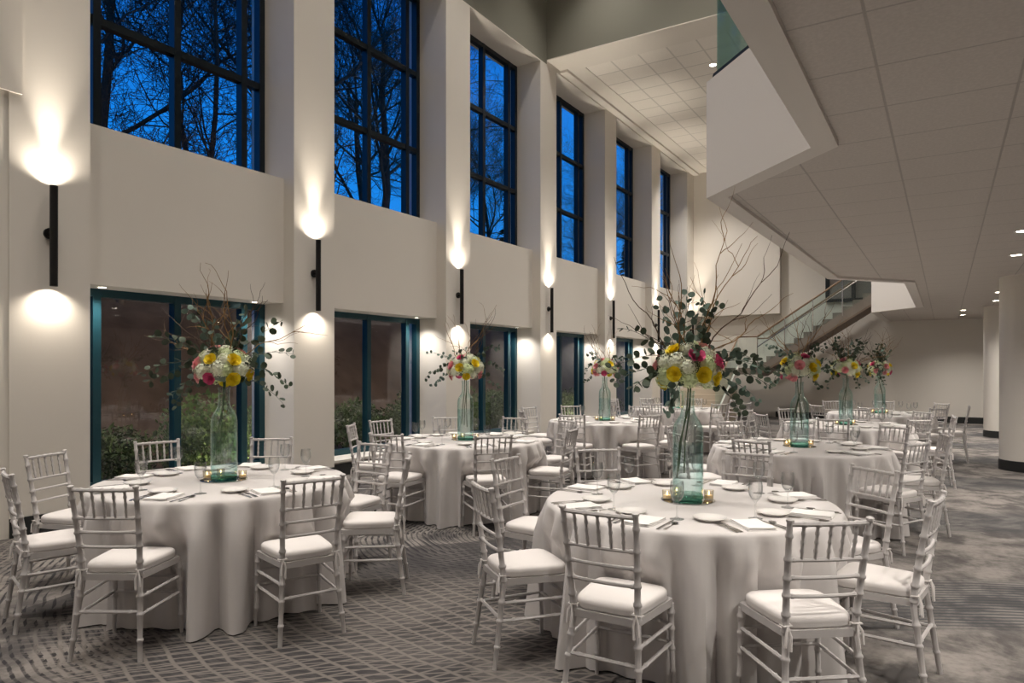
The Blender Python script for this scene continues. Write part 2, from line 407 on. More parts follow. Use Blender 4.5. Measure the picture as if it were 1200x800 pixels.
# ------------------------------------------------------------------ lamps
def spot(name, parent, loc, d, watts, size, blend=1., rad=.03, col=(1,.89,.75)):
    L = bpy.data.lights.new(name, 'SPOT'); L.energy = watts; L.spot_size = math.radians(size); L.spot_blend = blend
    L.shadow_soft_size = rad; L.color = col
    o = bpy.data.objects.new(name, L); COL.objects.link(o); o.parent = parent; o.location = loc
    o.rotation_euler = Vector(d).to_track_quat('-Z','Y').to_euler(); return o
EN = dict(sup=21, beam=230, sdn=19, soff=42, atr=490, mez=185, high=480)
sc_k = 0
for k, c in enumerate(centre):
    if k < 1: continue
    nm = (['near unseen','first','second','third','fourth','fifth','sixth','seventh'])[k-1]
    if k >= len(centre): continue
    t = thing('wall_sconce', f'slim black up and down cylinder sconce on the {nm} pier', 'wall lamp', (XP+.09, c-.02, 2.30), group='black sconces on the piers')
    b = MB(); b.lathe([(.028,.012),(.034,.012),(.034,0),(.034,.94),(.034,.928),(.028,.928)][:0] or [(.026,.02),(.030,0),(.034,.0),(.034,.94),(.030,.94),(.026,.92)], 24); tb = b.obj('tube', M['sconce'], t)
    b = MB(); b.tube([(-.09,0,.50),(-.065,0,.50),(-.063,0,.50),(0,0,.50)], [.052,.052,.02,.02], 20); b.obj('wall_mount', M['sconce'], t)
    b = MB(); b.lathe([(0,.925),(.025,.926)], 20); b.obj('upper_lens', M['lens'], tb)
    b = MB(); b.lathe([(0,.014),(.025,.015)], 20); b.obj('lower_lens', M['lens'], tb)
    spot('sconce_uplight', t, (0,0,.95), (-.12,0,1), EN['sup'], 145, 1., .025)
    spot('sconce_narrow_beam', t, (0,0,.95), (.12,0,1), EN['beam'], 46, 1., .025)
    spot('sconce_downlight', t, (0,0,-.01), (-.12,0,-1), EN['sdn'], 145, 1., .025)
def downlight(label, loc, watts, size, r=.06, group=None, blend=.8, col=(1,.93,.85)):
    t = thing('downlight', label, 'ceiling lamp', loc, group=group)
    b = MB(); b.lathe([(r*.78,-.001),(r*1.0,-.006),(r*1.18,-.004),(r*1.2,0)], 20); b.obj('lamp_ring', M['ring'], t)
    b = MB(); b.lathe([(0,-.0015),(r*.8,-.0015)], 20); b.obj('lamp_lens', M['dlens'], t)
    spot('downlight_beam', t, (0,0,-.02), (0,0,-1), watts, size, blend, r, col)
    return t
for k, (y0, y1) in enumerate(bays):
    if k < 2: continue
    nm = (['near unseen']+ORD)[k-1]
    for y, side in ((y0+.32,'near'),(y1-.30,'stair')):
        downlight(f'small recessed light at the {side} end of the {nm} lower window head', (-7.55, y, ZL1), EN['soff'], 130, .05, 'window head lights', 1.)
for i, x in enumerate((-5.6,-3.2,-1.2)):
    for j, y in enumerate((-1.5,2.,5.5,9.,11.8)):
        downlight(f'recessed atrium ceiling light above the hall, row {ORD[i]} place {ORD[j]}', (x,y,ZA), EN['atr'], 84, .14, 'atrium ceiling lights')
MEZ = [(.74,10.55),(.67,8.75),(.83,15.5),(.88,17.4),(.36,19.8),(.38,21.5),(1.9,4.2),(.9,5.5),(2.2,7.4),(1.0,2.6),(2.9,10.),(2.9,13.),(2.6,16.),(2.6,19.5),(2.9,1.)]
for i, (x, y) in enumerate(MEZ):
    lb = ('second visible balcony ceiling light from the near column side','first balcony ceiling light by the picture edge above the near column','balcony ceiling light just past the near column','balcony ceiling light just before the deeper column','first of two balcony ceiling lights above the end aisle','last of two balcony ceiling lights above the end aisle')
    downlight(lb[i] if i < 6 else f'balcony ceiling light outside the view, {ORD[(i-6)%7]} of {"the near" if i < 12 else "the deep"} set', (x,y,ZM+.03), EN['mez'], 135, .07, 'balcony ceiling lights', 1.)
for i, (x, y) in enumerate(((-4.25,15.0),(-4.25,18.6),(-2.,16.8),(-6.,20.8))):
    downlight(f'bright recessed light in the far high ceiling, {ORD[i]} from the drop face', (x,y,ZH+.02), EN['high'], 120, .085, 'far high ceiling lights')

# ------------------------------------------------------------------ staircase and glass rails
YS0, YS1 = 21.45, 22.85; ZLD = 1.56; XL = -4.75; NR = 12; XT = -1.68
st = thing('staircase', 'open staircase with landing rising along the end wall to the balcony', 'stairs', (-5,21.5,0))
def srel(mb, name, m, sm=False):
    mb.xf(Matrix.Translation((5,-21.5,0))); return mb.obj(name, M[m], st, smooth=sm)
dx = (XT-XL)/NR; dz = (ZF-ZLD)/NR
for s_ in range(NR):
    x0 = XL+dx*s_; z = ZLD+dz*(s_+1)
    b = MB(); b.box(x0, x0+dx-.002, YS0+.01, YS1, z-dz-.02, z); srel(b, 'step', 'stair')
b = MB(); pts = [(XL-.12,ZLD-.22),(XL-.12,ZLD)]
b2 = []
for s_ in range(NR):
    x0 = XL+dx*s_; z = ZLD+dz*(s_+1); b2 += [(x0,z-dz),(x0,z)]
prof = [(XL,ZLD-.22)]+b2+[(XT,ZF),(XT,ZF-.30)]
n_ = len(prof)
b.add([(x,YS0-.03,z) for x,z in prof]+[(x,YS0+.01,z) for x,z in prof], [tuple(range(n_)), tuple(range(2*n_-1,n_-1,-1))]+[(i,n_+i,n_+(i+1)%n_,(i+1)%n_) for i in range(n_)])
srel(b, 'sawtooth_stringer', 'stair')
b = MB(); b.add([(XL,YS0-.035,ZLD-.26),(XT,YS0-.035,ZF-.34),(XT,YS1,ZF-.34),(XL,YS1,ZLD-.26),(XL,YS0-.035,ZLD-.2),(XT,YS0-.035,ZF-.28),(XT,YS1,ZF-.28),(XL,YS1,ZLD-.2)],
      [(0,3,2,1),(4,5,6,7),(0,1,5,4),(1,2,6,5),(2,3,7,6),(3,0,4,7)])
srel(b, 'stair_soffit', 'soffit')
b = MB(); b.box(-6.75, XL, YS0-.03, YS1, ZLD-.2, ZLD); srel(b, 'landing', 'stair')
LX0, LX1 = -6.75, -5.30; NL = 9; ly = .27
for s_ in range(NL):
    z = ZLD-ZLD/(NL+1)*(s_+1); y1 = YS0-.03-ly*s_
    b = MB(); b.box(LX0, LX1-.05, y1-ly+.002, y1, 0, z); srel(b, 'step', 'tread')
ybot = YS0-.03-ly*NL
b = MB(); b.add([(LX1-.05,YS0-.03,ZLD-.2),(LX1,YS0-.03,ZLD-.2),(LX1-.05,YS0-.03,ZLD+.04),(LX1,YS0-.03,ZLD+.04),(LX1-.05,ybot-.1,0),(LX1,ybot-.1,0),(LX1-.05,ybot-.1,.16),(LX1,ybot-.1,.16),(LX1-.05,ybot+.25,0),(LX1,ybot+.25,0)],
      [(0,1,3,2),(2,3,7,6),(6,7,5,4),(4,5,9,8),(8,9,1,0),(1,9,5,7,3),(0,2,6,4,8)])
srel(b, 'lower_stringer', 'wall')
def rail_path(z): return [(LX1-.02,ybot,z+.05),(LX1-.02,YS0-.02,ZLD+z),(XL,YS0-.02,ZLD+z),(XT,YS0-.02,ZF+z)]
b = MB(); b.tube(rail_path(.93), .028, 10); srel(b, 'near_handrail', 'wood', True)
b = MB(); b.tube([(XL-.3,YS1-.05,ZLD+.93),(XL,YS1-.05,ZLD+.93),(XT,YS1-.05,ZF+.93)], .028, 10); srel(b, 'wall_handrail', 'wood', True)
b = MB(); b.tube([(XL,YS0-.05,ZLD+.62),(XT,YS0-.05,ZF+.62)], .016, 8); srel(b, 'lower_handrail', 'steel', True)
for i in range(4):
    f0, f1 = i/4, (i+1)/4-.006
    b = MB(); xa, xb = XL+(XT-XL)*f0, XL+(XT-XL)*f1; za, zb = ZLD+(ZF-ZLD)*f0, ZLD+(ZF-ZLD)*f1; y = YS0-.02
    b.add([(xa,y,za),(xb,y,zb),(xb,y,zb+.9),(xa,y,za+.9),(xa,y-.012,za),(xb,y-.012,zb),(xb,y-.012,zb+.9),(xa,y-.012,za+.9)], [(0,1,2,3),(7,6,5,4),(0,4,5,1),(1,5,6,2),(2,6,7,3),(3,7,4,0)])
    srel(b, 'glass_panel', 'rail_glass')
    b = MB(); b.tube([(xa,y-.02,za-.1),(xa,y-.02,za+.93)], .014, 8); srel(b, 'rail_post', 'steel', True)
b = MB(); xa = LX1-.02; b.add([(xa,YS0-.05,ZLD+.03),(xa,ybot,.2),(xa,ybot,1.0),(xa,YS0-.05,ZLD+.9)], [(0,1,2,3)]); srel(b, 'glass_panel', 'rail_glass')
b = MB(); y = YS0-.02; b.add([(LX1,y,ZLD),(XL-.02,y,ZLD),(XL-.02,y,ZLD+.9),(LX1,y,ZLD+.9)], [(0,1,2,3)]); srel(b, 'glass_panel', 'rail_glass')

# upper doorway on the end wall behind the stair head
d = thing('door_1', 'dark framed glazed opening high on the end wall at the stair head', 'door', (-2.35, YB-.03, ZF), kind='structure')
b = MB()
for x in (-.72,.0,.72): b.box(x-.06, x+.06, -.06, .02, 0, 2.3)
b.box(-.78,.78,-.06,.02,2.3,2.4); b.box(-.78,.78,-.07,.02,-.05,.04); b.obj('door_frame', M['navy'], d, smooth=False)
b = MB(); b.box(-.7,.7,-.012,0,.03,2.3); b.obj('door_pane', mat('grey_door_glass', (.25,.23,.22), .15), d, smooth=False)

def balcony_rail(label, pts, z, post_at=()):
    t = thing('glass_balustrade', label, 'glass railing', (*pts[0], z))
    o = Vector((*pts[0], z)); b = MB(); g = MB(); h = MB()
    for a, c in zip(pts[:-1], pts[1:]):
        a = Vector((*a,z))-o; c = Vector((*c,z))-o; dd = (c-a).normalized()
        b.bar(a+Vector((0,0,.03)), c+Vector((0,0,.03)), .07, .06)
        g.bar(a+dd*.02+Vector((0,0,.55)), c-dd*.02+Vector((0,0,.55)), .014, .98)
        h.bar(a+Vector((0,0,1.06)), c+Vector((0,0,1.06)), .05, .04)
    b.obj('base_channel', M['navy'], t, smooth=False); g.obj('glass_panel', M['rail_glass'], t, smooth=False); h.obj('top_rail', M['navy'], t, smooth=False)
    for p in post_at:
        b = MB(); q = Vector((*p,z))-o; b.box(q.x-.035,q.x+.035,q.y-.035,q.y+.035,0,1.05); b.obj('post', M['navy'], t, smooth=False)
MID = offset(OUT, .075)
balcony_rail('green glass balustrade on the angled balcony front', MID[1:3], 3.83, (MID[1],))
balcony_rail('green glass balustrade along the nearer straight balcony edge', MID[2:4], 3.83)
balcony_rail('green glass balustrade on the second angled balcony front by the stair', MID[5:7], 3.83)

# ------------------------------------------------------------------ chiavari chair
def nodes_tube(mb, path, r, nodes_, sides=8, amp=1.32):
    P = [Vector(p) for p in path]; L = [0]
    for a, c in zip(P[:-1], P[1:]): L.append(L[-1]+(c-a).length)
    T = L[-1]; ts = set(l/T for l in L)
    for q in nodes_:
        for e in (-.011,-.004,.004,.011): ts.add(min(1,max(0,q+e/T)))
    ts = sorted(ts); pts = []; rr = []
    for t in ts:
        s_ = t*T; i = 0
        while i < len(L)-2 and L[i+1] < s_: i += 1
        f = (s_-L[i])/max(1e-9, L[i+1]-L[i]); pts.append(P[i].lerp(P[i+1], min(1,max(0,f))))
        k = r(t) if callable(r) else r
        if any(abs(t-q)*T < .006 for q in nodes_): k *= amp
        rr.append(k)
    mb.tube(pts, rr, sides)
ZT = .915
def post_x(z): return .185+(.152-.185)*z/.43 if z < .43 else .152+(.172-.152)*(z-.43)/(ZT-.43)
def post_y(z): return -.235+.06*z/.43 if z < .43 else -.175-.075*((z-.43)/(ZT-.43))**1.25
def build_chair():
    t = bpy.data.objects.new('chiavari_chair', None); COL.objects.link(t)
    m = M['chair']
    for s_ in (-1,1):
        b = MB(); zs = [0,.12,.25,.36,.43,.5,.6,.7,.8,.9,ZT]
        nodes_tube(b, [(s_*post_x(z),post_y(z),z) for z in zs], lambda t: .0125+.0035*(1-abs(t-.5)*2), (.12,.26,.36,.48,.56,.65,.73,.82,.93))
        b.tube([(s_*post_x(ZT),post_y(ZT),ZT-.004),(s_*post_x(ZT),post_y(ZT)-.001,ZT+.006),(s_*post_x(ZT),post_y(ZT)-.002,ZT+.01)], [.0165,.0165,.008], 8)
        b.obj('back_post', m, t)
        b = MB(); nodes_tube(b, [(s_*.198,.182,0),(s_*.19,.175,.2),(s_*.186,.17,.425)], lambda t: .0105+.006*t, (.25,.5,.72,.9)); b.obj('leg', m, t)
        for z in (.235,.325):
            b = MB(); nodes_tube(b, [(s_*post_x(z),post_y(z),z),(s_*(.19),.174,z+.005)], .0085, (.2,.8), 6); b.obj('side_stretcher', m, t)
    b = MB(); nodes_tube(b, [(-post_x(.25),post_y(.25),.25),(post_x(.25),post_y(.25),.25)], .009, (.15,.85), 6); b.obj('rear_stretcher', m, t)
    for z in (.24,.33):
        b = MB(); nodes_tube(b, [(-.19,.174,z),(.19,.174,z)], .0085, (.15,.85), 6); b.obj('front_stretcher', m, t)
    b = MB()
    def slab(z0, z1, inset, steps=((0,0),)): pass
    o = [(-.155,-.19),(.155,-.19),(.195,.17),(.17,.19),(-.17,.19),(-.195,.17)]
    b.prism(o, .413, .447); b.obj('seat_frame', m, t, ang=30)
    # cushion: rounded trapezoid loft
    b = MB(); rings = []; nseg = 36
    for (z, k) in ((.447,.94),(.452,.985),(.459,1.0),(.466,.99),(.472,1.0),(.488,.99),(.498,.94),(.503,.8),(.505,.45)):
        ring = []
        for i in range(nseg):
            a = 2*PI*i/nseg; ca, sa = math.cos(a), math.sin(a); e = .38
            x = math.copysign(abs(ca)**e, ca); y = math.copysign(abs(sa)**e, sa)
            wx = .175+.018*y
            ring.append((x*wx*k, y*.186*k+.002, z))
        rings.append(ring)
    vs = [p for r_ in rings for p in r_]
    fs = [(i*nseg+k, i*nseg+(k+1)%nseg, (i+1)*nseg+(k+1)%nseg, (i+1)*nseg+k) for i in range(len(rings)-1) for k in range(nseg)]
    fs += [tuple(range(nseg-1,-1,-1)), tuple(range((len(rings)-1)*nseg, len(rings)*nseg))]
    b.add(vs, fs); cus = b.obj('seat_cushion', M['cushion'], t, ang=60)
    for s_ in (-1,1):
        b = MB(); x = s_*post_x(.47); y = post_y(.47)
        b.tube([(x-s_*.022,y+.03,.466),(x-s_*.02,y-.016,.468),(x+s_*.018,y-.02,.468),(x+s_*.02,y+.01,.466)], .004, 6)
        b.tube([(x,y-.02,.468),(x-s_*.008,y-.03,.43),(x-s_*.004,y-.034,.37)], [.004,.006,.007], 6)
        b.tube([(x,y-.02,.468),(x+s_*.012,y-.03,.44),(x+s_*.016,y-.03,.385)], [.004,.006,.007], 6)
        b.obj('cushion_tie', M['cushion'], cus)
    def rail(z, r):
        b = MB(); w = post_x(z); pts = [(w*u, post_y(z)-.014*(1-u*u), z) for u in (-1,-.6,-.2,.2,.6,1)]
        nodes_tube(b, pts, r, (.07,.93) if z < .85 else (.17,.34,.5,.66,.83), 7); return b
    rail(.90,.0105).obj('crest_rail', m, t)
    for z in (.748,.672,.592): rail(z,.0085).obj('back_rail', m, t)
    for u in (-.667,-.333,0,.333,.667):
        b = MB(); nodes_tube(b, [(post_x(z)*u, post_y(z)-.014*(1-u*u), z) for z in (.748,.90)], .0068, (.25,.5,.75), 6); b.obj('spindle', m, t)
    return t

# ------------------------------------------------------------------ tables
TABLES = {   # name: (centre, ordinal phrase, [(angle, distance of the chair back top, facing tweak)])
 'A':  ((-1.28,4.0),  'first column-row table', [(-90,1.24,1),(-46,1.27,-6),(-4,1.25,-4),(42,1.22,8),(88,1.25,0),(138,1.34,-4),(177,1.31,3),(-131,1.25,3)]),
 'B':  ((-4.25,3.04), 'first window-row table', [(-64,1.22,5),(-14,1.27,-8),(35,1.27,2),(79,1.27,12),(165,1.50,3),(128,1.38,-2),(-157,1.40,0),(-113,1.22,8)]),
 'C':  ((-4.43,6.15), 'second window-row table', [(-152,1.27,4),(176,1.32,0),(-92,1.22,14),(-42,1.22,0),(9,1.22,0),(136,1.36,0),(98,1.36,0),(64,1.38,0)]),
 'D':  ((-4.32,9.55), 'third window-row table', [(-86,1.25,6),(-36,1.22,4),(178,1.34,-6),(140,1.3,0),(-138,1.27,0),(88,1.28,10),(50,1.3,0),(6,1.28,0)]),
 'E':  ((-1.23,7.36), 'second column-row table', [(-99,1.22,-8),(-33,1.24,6),(14,1.27,0),(55,1.34,0),(100,1.3,0),(135,1.3,6),(-178,1.3,0),(-140,1.28,0)]),
 'F':  ((-1.17,10.6), 'third column-row table', [(-90,1.27,4),(-43,1.24,0),(2,1.27,5),(46,1.3,0),(90,1.27,-4),(136,1.27,0),(179,1.3,0),(-141,1.24,0)]),
 'G':  ((-.97,13.65), 'last column-row table', [(-92,1.27,0),(-46,1.27,4),(-2,1.3,0),(44,1.27,-4),(91,1.27,0),(134,1.3,0),(-178,1.27,4),(-134,1.27,0)]),
 'H':  ((-4.4,13.0),  'last window-row table', [(-90,1.27,0),(-34,1.25,-3),(-8,1.4,0),(45,1.27,0),(92,1.27,0),(136,1.27,3),(178,1.3,0),(-138,1.27,0)]),
}
TR, TZ = .83, .76
SIDES = ['balcony-side','far balcony-corner','stair-side','far window-corner','window-side','near window-corner','entrance-side','near balcony-corner']
def seat_names(chairs):
    """one of the eight room directions for each chair of a table, all different"""
    best = None
    angs = sorted(range(8), key=lambda i: chairs[i][0] % 360)
    for sh in range(8):
        cost = sum(abs(((chairs[angs[j]][0]-45*((j+sh) % 8)+180) % 360)-180)**2 for j in range(8))
        if best is None or cost < best[0]: best = (cost, sh)
    out = [None]*8
    for j in range(8): out[angs[j]] = SIDES[(j+best[1]) % 8]
    return out

proto = build_chair(); first = True
def put_chair(c, ang, dist, tw, label, grp):
    global first
    o = proto if first else copy_tree(proto); first = False
    a = math.radians(ang); f = a+PI+math.radians(tw)          # direction the sitter faces
    mx, my = c[0]+dist*math.cos(a), c[1]+dist*math.sin(a)
    o.location = (mx+.25*math.cos(f), my+.25*math.sin(f), 0); o.rotation_euler = (0,0,f-PI/2)
    tag(o, label, 'chair', grp); return o

def cloth_mesh(c, chairs, seed):
    rr = random.Random(seed); seg = 220; b = MB()
    nf = rr.choice((21,23,26)); ph = [rr.uniform(0,2*PI) for _ in range(5)]
    blocks = []
    for ang, dist, tw in chairs:
        a = math.radians(ang); f = a+PI+math.radians(tw)
        ox = dist*math.cos(a)+.25*math.cos(f); oy = dist*math.sin(a)+.25*math.sin(f)
        blocks.append((ox, oy, math.cos(f), math.sin(f)))
    prof = []
    for r in (0,.25,.5,.7,.79,.812): prof.append((r/TR, TZ, 0))
    for t in (.0,.012,.03,.06,.11,.18,.27,.37,.48,.6,.72,.84,.94,1.): prof.append((1, TZ-.012-(TZ-.02)*t, t))
    vs = []
    for q, z, t in prof:
        for k in range(seg):
            a = 2*PI*k/seg; r = TR*q
            if q == 1:
                w = math.sin(nf*a+ph[0]+.9*math.sin(2*a+ph[1]))+.55*math.sin((nf*2+3)*a+ph[2])*math.sin(3*a+ph[3])+.5*math.sin(5*a+ph[4])
                am = .058*min(1,t*5)*(.65+.6*t)
                w = math.copysign(abs(w)**.8, w); r = TR+.006*min(1,t*30)+.035*t+am*w-.004
                x, y = r*math.cos(a), r*math.sin(a)
                lim = min(1,max(0,(.62-z)/.1))                 # below the seats the cloth is pushed in by the chairs
                for ox, oy, fx, fy in blocks:
                    px, py = x-ox, y-oy; fw = px*fx+py*fy; lt = -px*fy+py*fx
                    over = .214-fw
                    if over > 0 and abs(lt) < .29:
                        fall = min(1,max(0,(.29-abs(lt))/.10)); k2 = over*lim*fall
                        x += fx*k2; y += fy*k2
                k3 = lim*.014*math.sin(29*a+ph[1]+1.3*math.sin(3*a)); x += k3*math.cos(a); y += k3*math.sin(a)
            else: x, y = r*math.cos(a), r*math.sin(a)
            vs.append((x,y,z))
    n = len(prof)
    fs = [(i*seg+k, (i+1)*seg+k, (i+1)*seg+(k+1)%seg, i*seg+(k+1)%seg) for i in range(1,n-1) for k in range(seg)]
    vs = vs[seg-1:]; fs = [tuple(j-(seg-1) for j in f) for f in fs]
    fs += [(0, 1+k, 1+(k+1)%seg) for k in range(seg)]
    b.add(vs, fs); return b.mesh('tablecloth', M['cloth'], True, 70)

def bm_goblet():
    b = MB(); b.lathe([(0,.0),(.036,.0),(.036,.002),(.012,.006),(.0045,.014),(.004,.03),(.004,.075),(.006,.086),(.018,.096),(.031,.115),(.036,.14),(.036,.165),(.032,.195),(.0312,.195),(.0345,.165),(.0345,.14),(.029,.117),(.016,.099),(.0,.094)], 20)
    return b.mesh('wine_glass', M['goblet'], True, 60)
def bm_plate(r):
    b = MB(); b.lathe([(0,.001),(r*.6,.001),(r*.62,.0),(r*.66,.0),(r*.7,.005),(r*.97,.015),(r,.017),(r*.99,.0195),(r*.94,.0185),(r*.68,.009),(r*.6,.006),(0,.0055)], 32)
    return b.mesh('bread_plate', M['china'], True, 50)
def bm_napkin():
    b = MB(); w, l = .075, .105
    for z, i in ((0,0),(.006,.003),(.012,.006)):
        rng = 9; vs = []; fs = []
        x0, x1, y0, y1 = -w+i, w-i, -l+i*.6, l-i*.6
        n = 8
        for zz in (0,1):
            for a in range(n+1):
                for c in range(n+1):
                    u, v = a/n, c/n; ed = min(u,1-u,v,1-v)
                    h = z+.0057*zz*(1 if ed > 0 else .35)+.0012*math.sin(5*u+7*v+i*300)*zz
                    vs.append((x0+(x1-x0)*u, y0+(y1-y0)*v, h))
        m_ = (n+1)**2
        for a in range(n):
            for c in range(n):
                p = a*(n+1)+c; fs.append((m_+p, m_+p+n+1, m_+p+n+2, m_+p+1)); fs.append((p, p+1, p+n+2, p+n+1))
        for a in range(n):
            for p, q in ((a, a+1), ((a+1)*(n+1)+n, a*(n+1)+n), ((a+1)*(n+1), a*(n+1)), (n*(n+1)+a+1-0, n*(n+1)+a)):
                pass
        ring = [c for c in range(n+1)]+[(a+1)*(n+1)+n for a in range(n)]+[n*(n+1)+n-1-c for c in range(n)]+[(n-1-a)*(n+1) for a in range(n-1)]
        for p, q in zip(ring, ring[1:]+ring[:1]): fs.append((p, m_+p, m_+q, q))
        b.add(vs, fs)
    return b.mesh('folded_napkin', M['napkin'], True, 60)
def strip(b, outline, zf, th=.0022):
    n = len(outline); b.add([(x,y,zf(y)) for x,y in outline]+[(x,y,zf(y)+th) for x,y in outline], [tuple(range(n-1,-1,-1)), tuple(range(n,2*n))]+[(i,(i+1)%n,n+(i+1)%n,n+i) for i in range(n)])
def bm_fork():
    b = MB(); zf = lambda y: .001+.004*max(0,math.sin((y+.1)/.2*PI))
    strip(b, [(-.009,-.1),(.009,-.1),(.0085,-.06),(.004,-.02),(.0035,.025),(-.0035,.025),(-.004,-.02),(-.0085,-.06)], zf)
    strip(b, [(-.0035,.025),(.0035,.025),(.011,.045),(.011,.062),(-.011,.062),(-.011,.045)], zf)
    for i in range(4):
        x = -.0092+.00613*i; strip(b, [(x-.0018,.062),(x+.0018,.062),(x+.0012,.1),(x-.0012,.1)], zf)
    return b.mesh('dinner_fork', M['steel'], True, 30)
def bm_knife():
    b = MB(); zf = lambda y: .001
    strip(b, [(-.008,-.115),(.008,-.115),(.0085,-.06),(.006,0),(.0085,.02),(.0085,.08),(.002,.118),(-.006,.10),(-.0065,0),(-.0075,-.06)], zf, .003)
    return b.mesh('dinner_knife', M['steel'], True, 30)
def bm_spoon():
    b = MB(); zf = lambda y: .001
    strip(b, [(-.008,-.09),(.008,-.09),(.0078,-.06),(.0035,-.01),(.003,.03),(-.003,.03),(-.0035,-.01),(-.0078,-.06)], zf)
    b.lathe([(0,.0),(.009,.0015),(.017,.006),(.0165,.007),(.009,.003),(0,.0016)], 16, (0,.055,.001))
    for i in range(len(b.v)):
        if b.v[i][1] > .035: x, y, z = b.v[i]; b.v[i] = (x, .055+(y-.055)*1.45, z)
    return b.mesh('spoon', M['steel'], True, 40)
SET = dict(wine_glass=bm_goblet(), bread_plate=bm_plate(.085), folded_napkin=bm_napkin(), dinner_fork=bm_fork(), dinner_knife=bm_knife(), spoon=bm_spoon())
WORDS = dict(wine_glass=('clear stemmed glass','glass'), bread_plate=('small white china plate','plate'), folded_napkin=('white folded napkin','napkin'), dinner_knife=('steel knife','knife'), spoon=('steel spoon','spoon'))
ZC = TZ+.0004

# bottle vase
def build_bottle():
    t = bpy.data.objects.new('bottle_vase', None); COL.objects.link(t)
    outer = [(.084,.03),(.088,.045),(.088,.385),(.0865,.41),(.081,.435),(.071,.457),(.058,.475),(.047,.492),(.041,.512),(.038,.54),(.037,.615),(.042,.618),(.042,.635)]
    inner = [(.037,.635),(.033,.615),(.034,.54),(.037,.512),(.043,.492),(.054,.475),(.067,.457),(.077,.435),(.0825,.41),(.084,.385),(.084,.05),(.078,.035)]
    b = MB(); b.lathe(outer+inner, 36, closed=False); b.f = b.f[:-2]; b.obj('glass_body', M['bottle'], t, ang=60)
    b = MB(); b.lathe([(0,0),(.078,0),(.086,.008),(.087,.022),(.084,.034),(.06,.03),(0,.036)], 36); b.obj('glass_base', M['bottle_base'], t, ang=60)
    b = MB(); b.lathe([(0,.04),(.079,.04),(.0835,.055),(.0835,.325),(0,.325)], 36); b.obj('water', M['water'], t, ang=60)
    return t
bottle0 = build_bottle(); bfirst = True

# flowers
def hyd_mesh(m):
    b = MB(); n = 66; rr = random.Random(3)
    b.lathe([(0,-.045)]+[(.044*math.cos(a), .044*math.sin(a)) for a in [(-PI/2+PI*i/8) for i in range(1,8)]]+[(0,.044)], 12)
    for i in range(n):
        z = 1-1.75*(i+.5)/n; r = math.sqrt(1-z*z); a = i*2.39996
        d = Vector((r*math.cos(a), r*math.sin(a), z)); u = d.orthogonal().normalized(); w = d.cross(u); rot = rr.uniform(0,PI); s_ = rr.uniform(.012,.017)
        c = d*(.053+rr.uniform(-.004,.012))
        for q in range(4):
            a0 = rot+q*PI/2; e = u*math.cos(a0)+w*math.sin(a0); g = u*math.cos(a0+.6)+w*math.sin(a0+.6); h = u*math.cos(a0-.6)+w*math.sin(a0-.6)
            b.add([tuple(c), tuple(c+h*s_*.75+d*.002), tuple(c+e*s_*1.1+d*.004), tuple(c+g*s_*.75+d*.002)], [(0,1,2,3)])
    return b.mesh('hydrangea', m, True, 180)
def rose_mesh(m):
    b = MB(); rr = random.Random(5)
    for ring in range(5):
        n = (2,3,4,5,6)[ring]; rad = .006+.0062*ring; h = .030-.0035*ring; tilt = .1+.16*ring
        for q in range(n):
            a0 = q*2*PI/n+ring*.9+rr.uniform(-.1,.1); half = 1.25*PI/n*.9+.12; vs = []
            for i in range(5):
                for j in range(4):
                    a = a0-half+2*half*i/4; v = j/3; e = 1-.35*abs(i-2)/2*v
                    r = rad*(.55+.45*v)+.012*tilt*v*v*2.2; z = -.018+(h+.018)*v*e
                    vs.append((r*math.cos(a), r*math.sin(a), z))
            b.add(vs, [(i*4+j,(i+1)*4+j,(i+1)*4+j+1,i*4+j+1) for i in range(4) for j in range(3)])
    b.lathe([(0,-.025),(.016,-.02),(.022,-.008),(.012,.0),(0,.012)], 10)
    return b.mesh('rose', m, True, 60)
HYD = [hyd_mesh(M['hyd_w']), hyd_mesh(M['hyd_g'])]; ROSE = [rose_mesh(M['rose_y']), rose_mesh(M['rose_p']), rose_mesh(M['rose_m'])]
def wander(rr, p, d, L, n, wob, grav=0., curl=0.):
    P = [Vector(p)]; d = Vector(d).normalized(); ax = Vector((rr.gauss(0,1),rr.gauss(0,1),rr.gauss(0,.4))).normalized()
    for i in range(n):
        d = (d+Vector((rr.gauss(0,wob),rr.gauss(0,wob),rr.gauss(0,wob)))+Vector((0,0,grav))+ax*curl*math.sin(i*1.25+rr.random())).normalized()
        P.append(P[-1]+d*L/n)
    return P
def twig_mb(rr, p, d, L, r0=.0042, wob=.11, subs=2):
    b = MB(); n = 14
    P = wander(rr, p, d, L, n, wob, .05, .34)
    b.tube(P, [r0*(1-.75*i/n) for i in range(n+1)], 5)
    for k in range(subs):
        i = rr.randint(3,10); dd = (P[i+1]-P[i]).normalized()+Vector((rr.gauss(0,.55),rr.gauss(0,.55),rr.gauss(.1,.4)))
        m = 8; Q = wander(rr, P[i], dd, L*rr.uniform(.25,.5), m, wob*1.2, .02, .25)
        b.tube(Q, [r0*.55*(1-.7*j/m) for j in range(m+1)], 4)
    return b
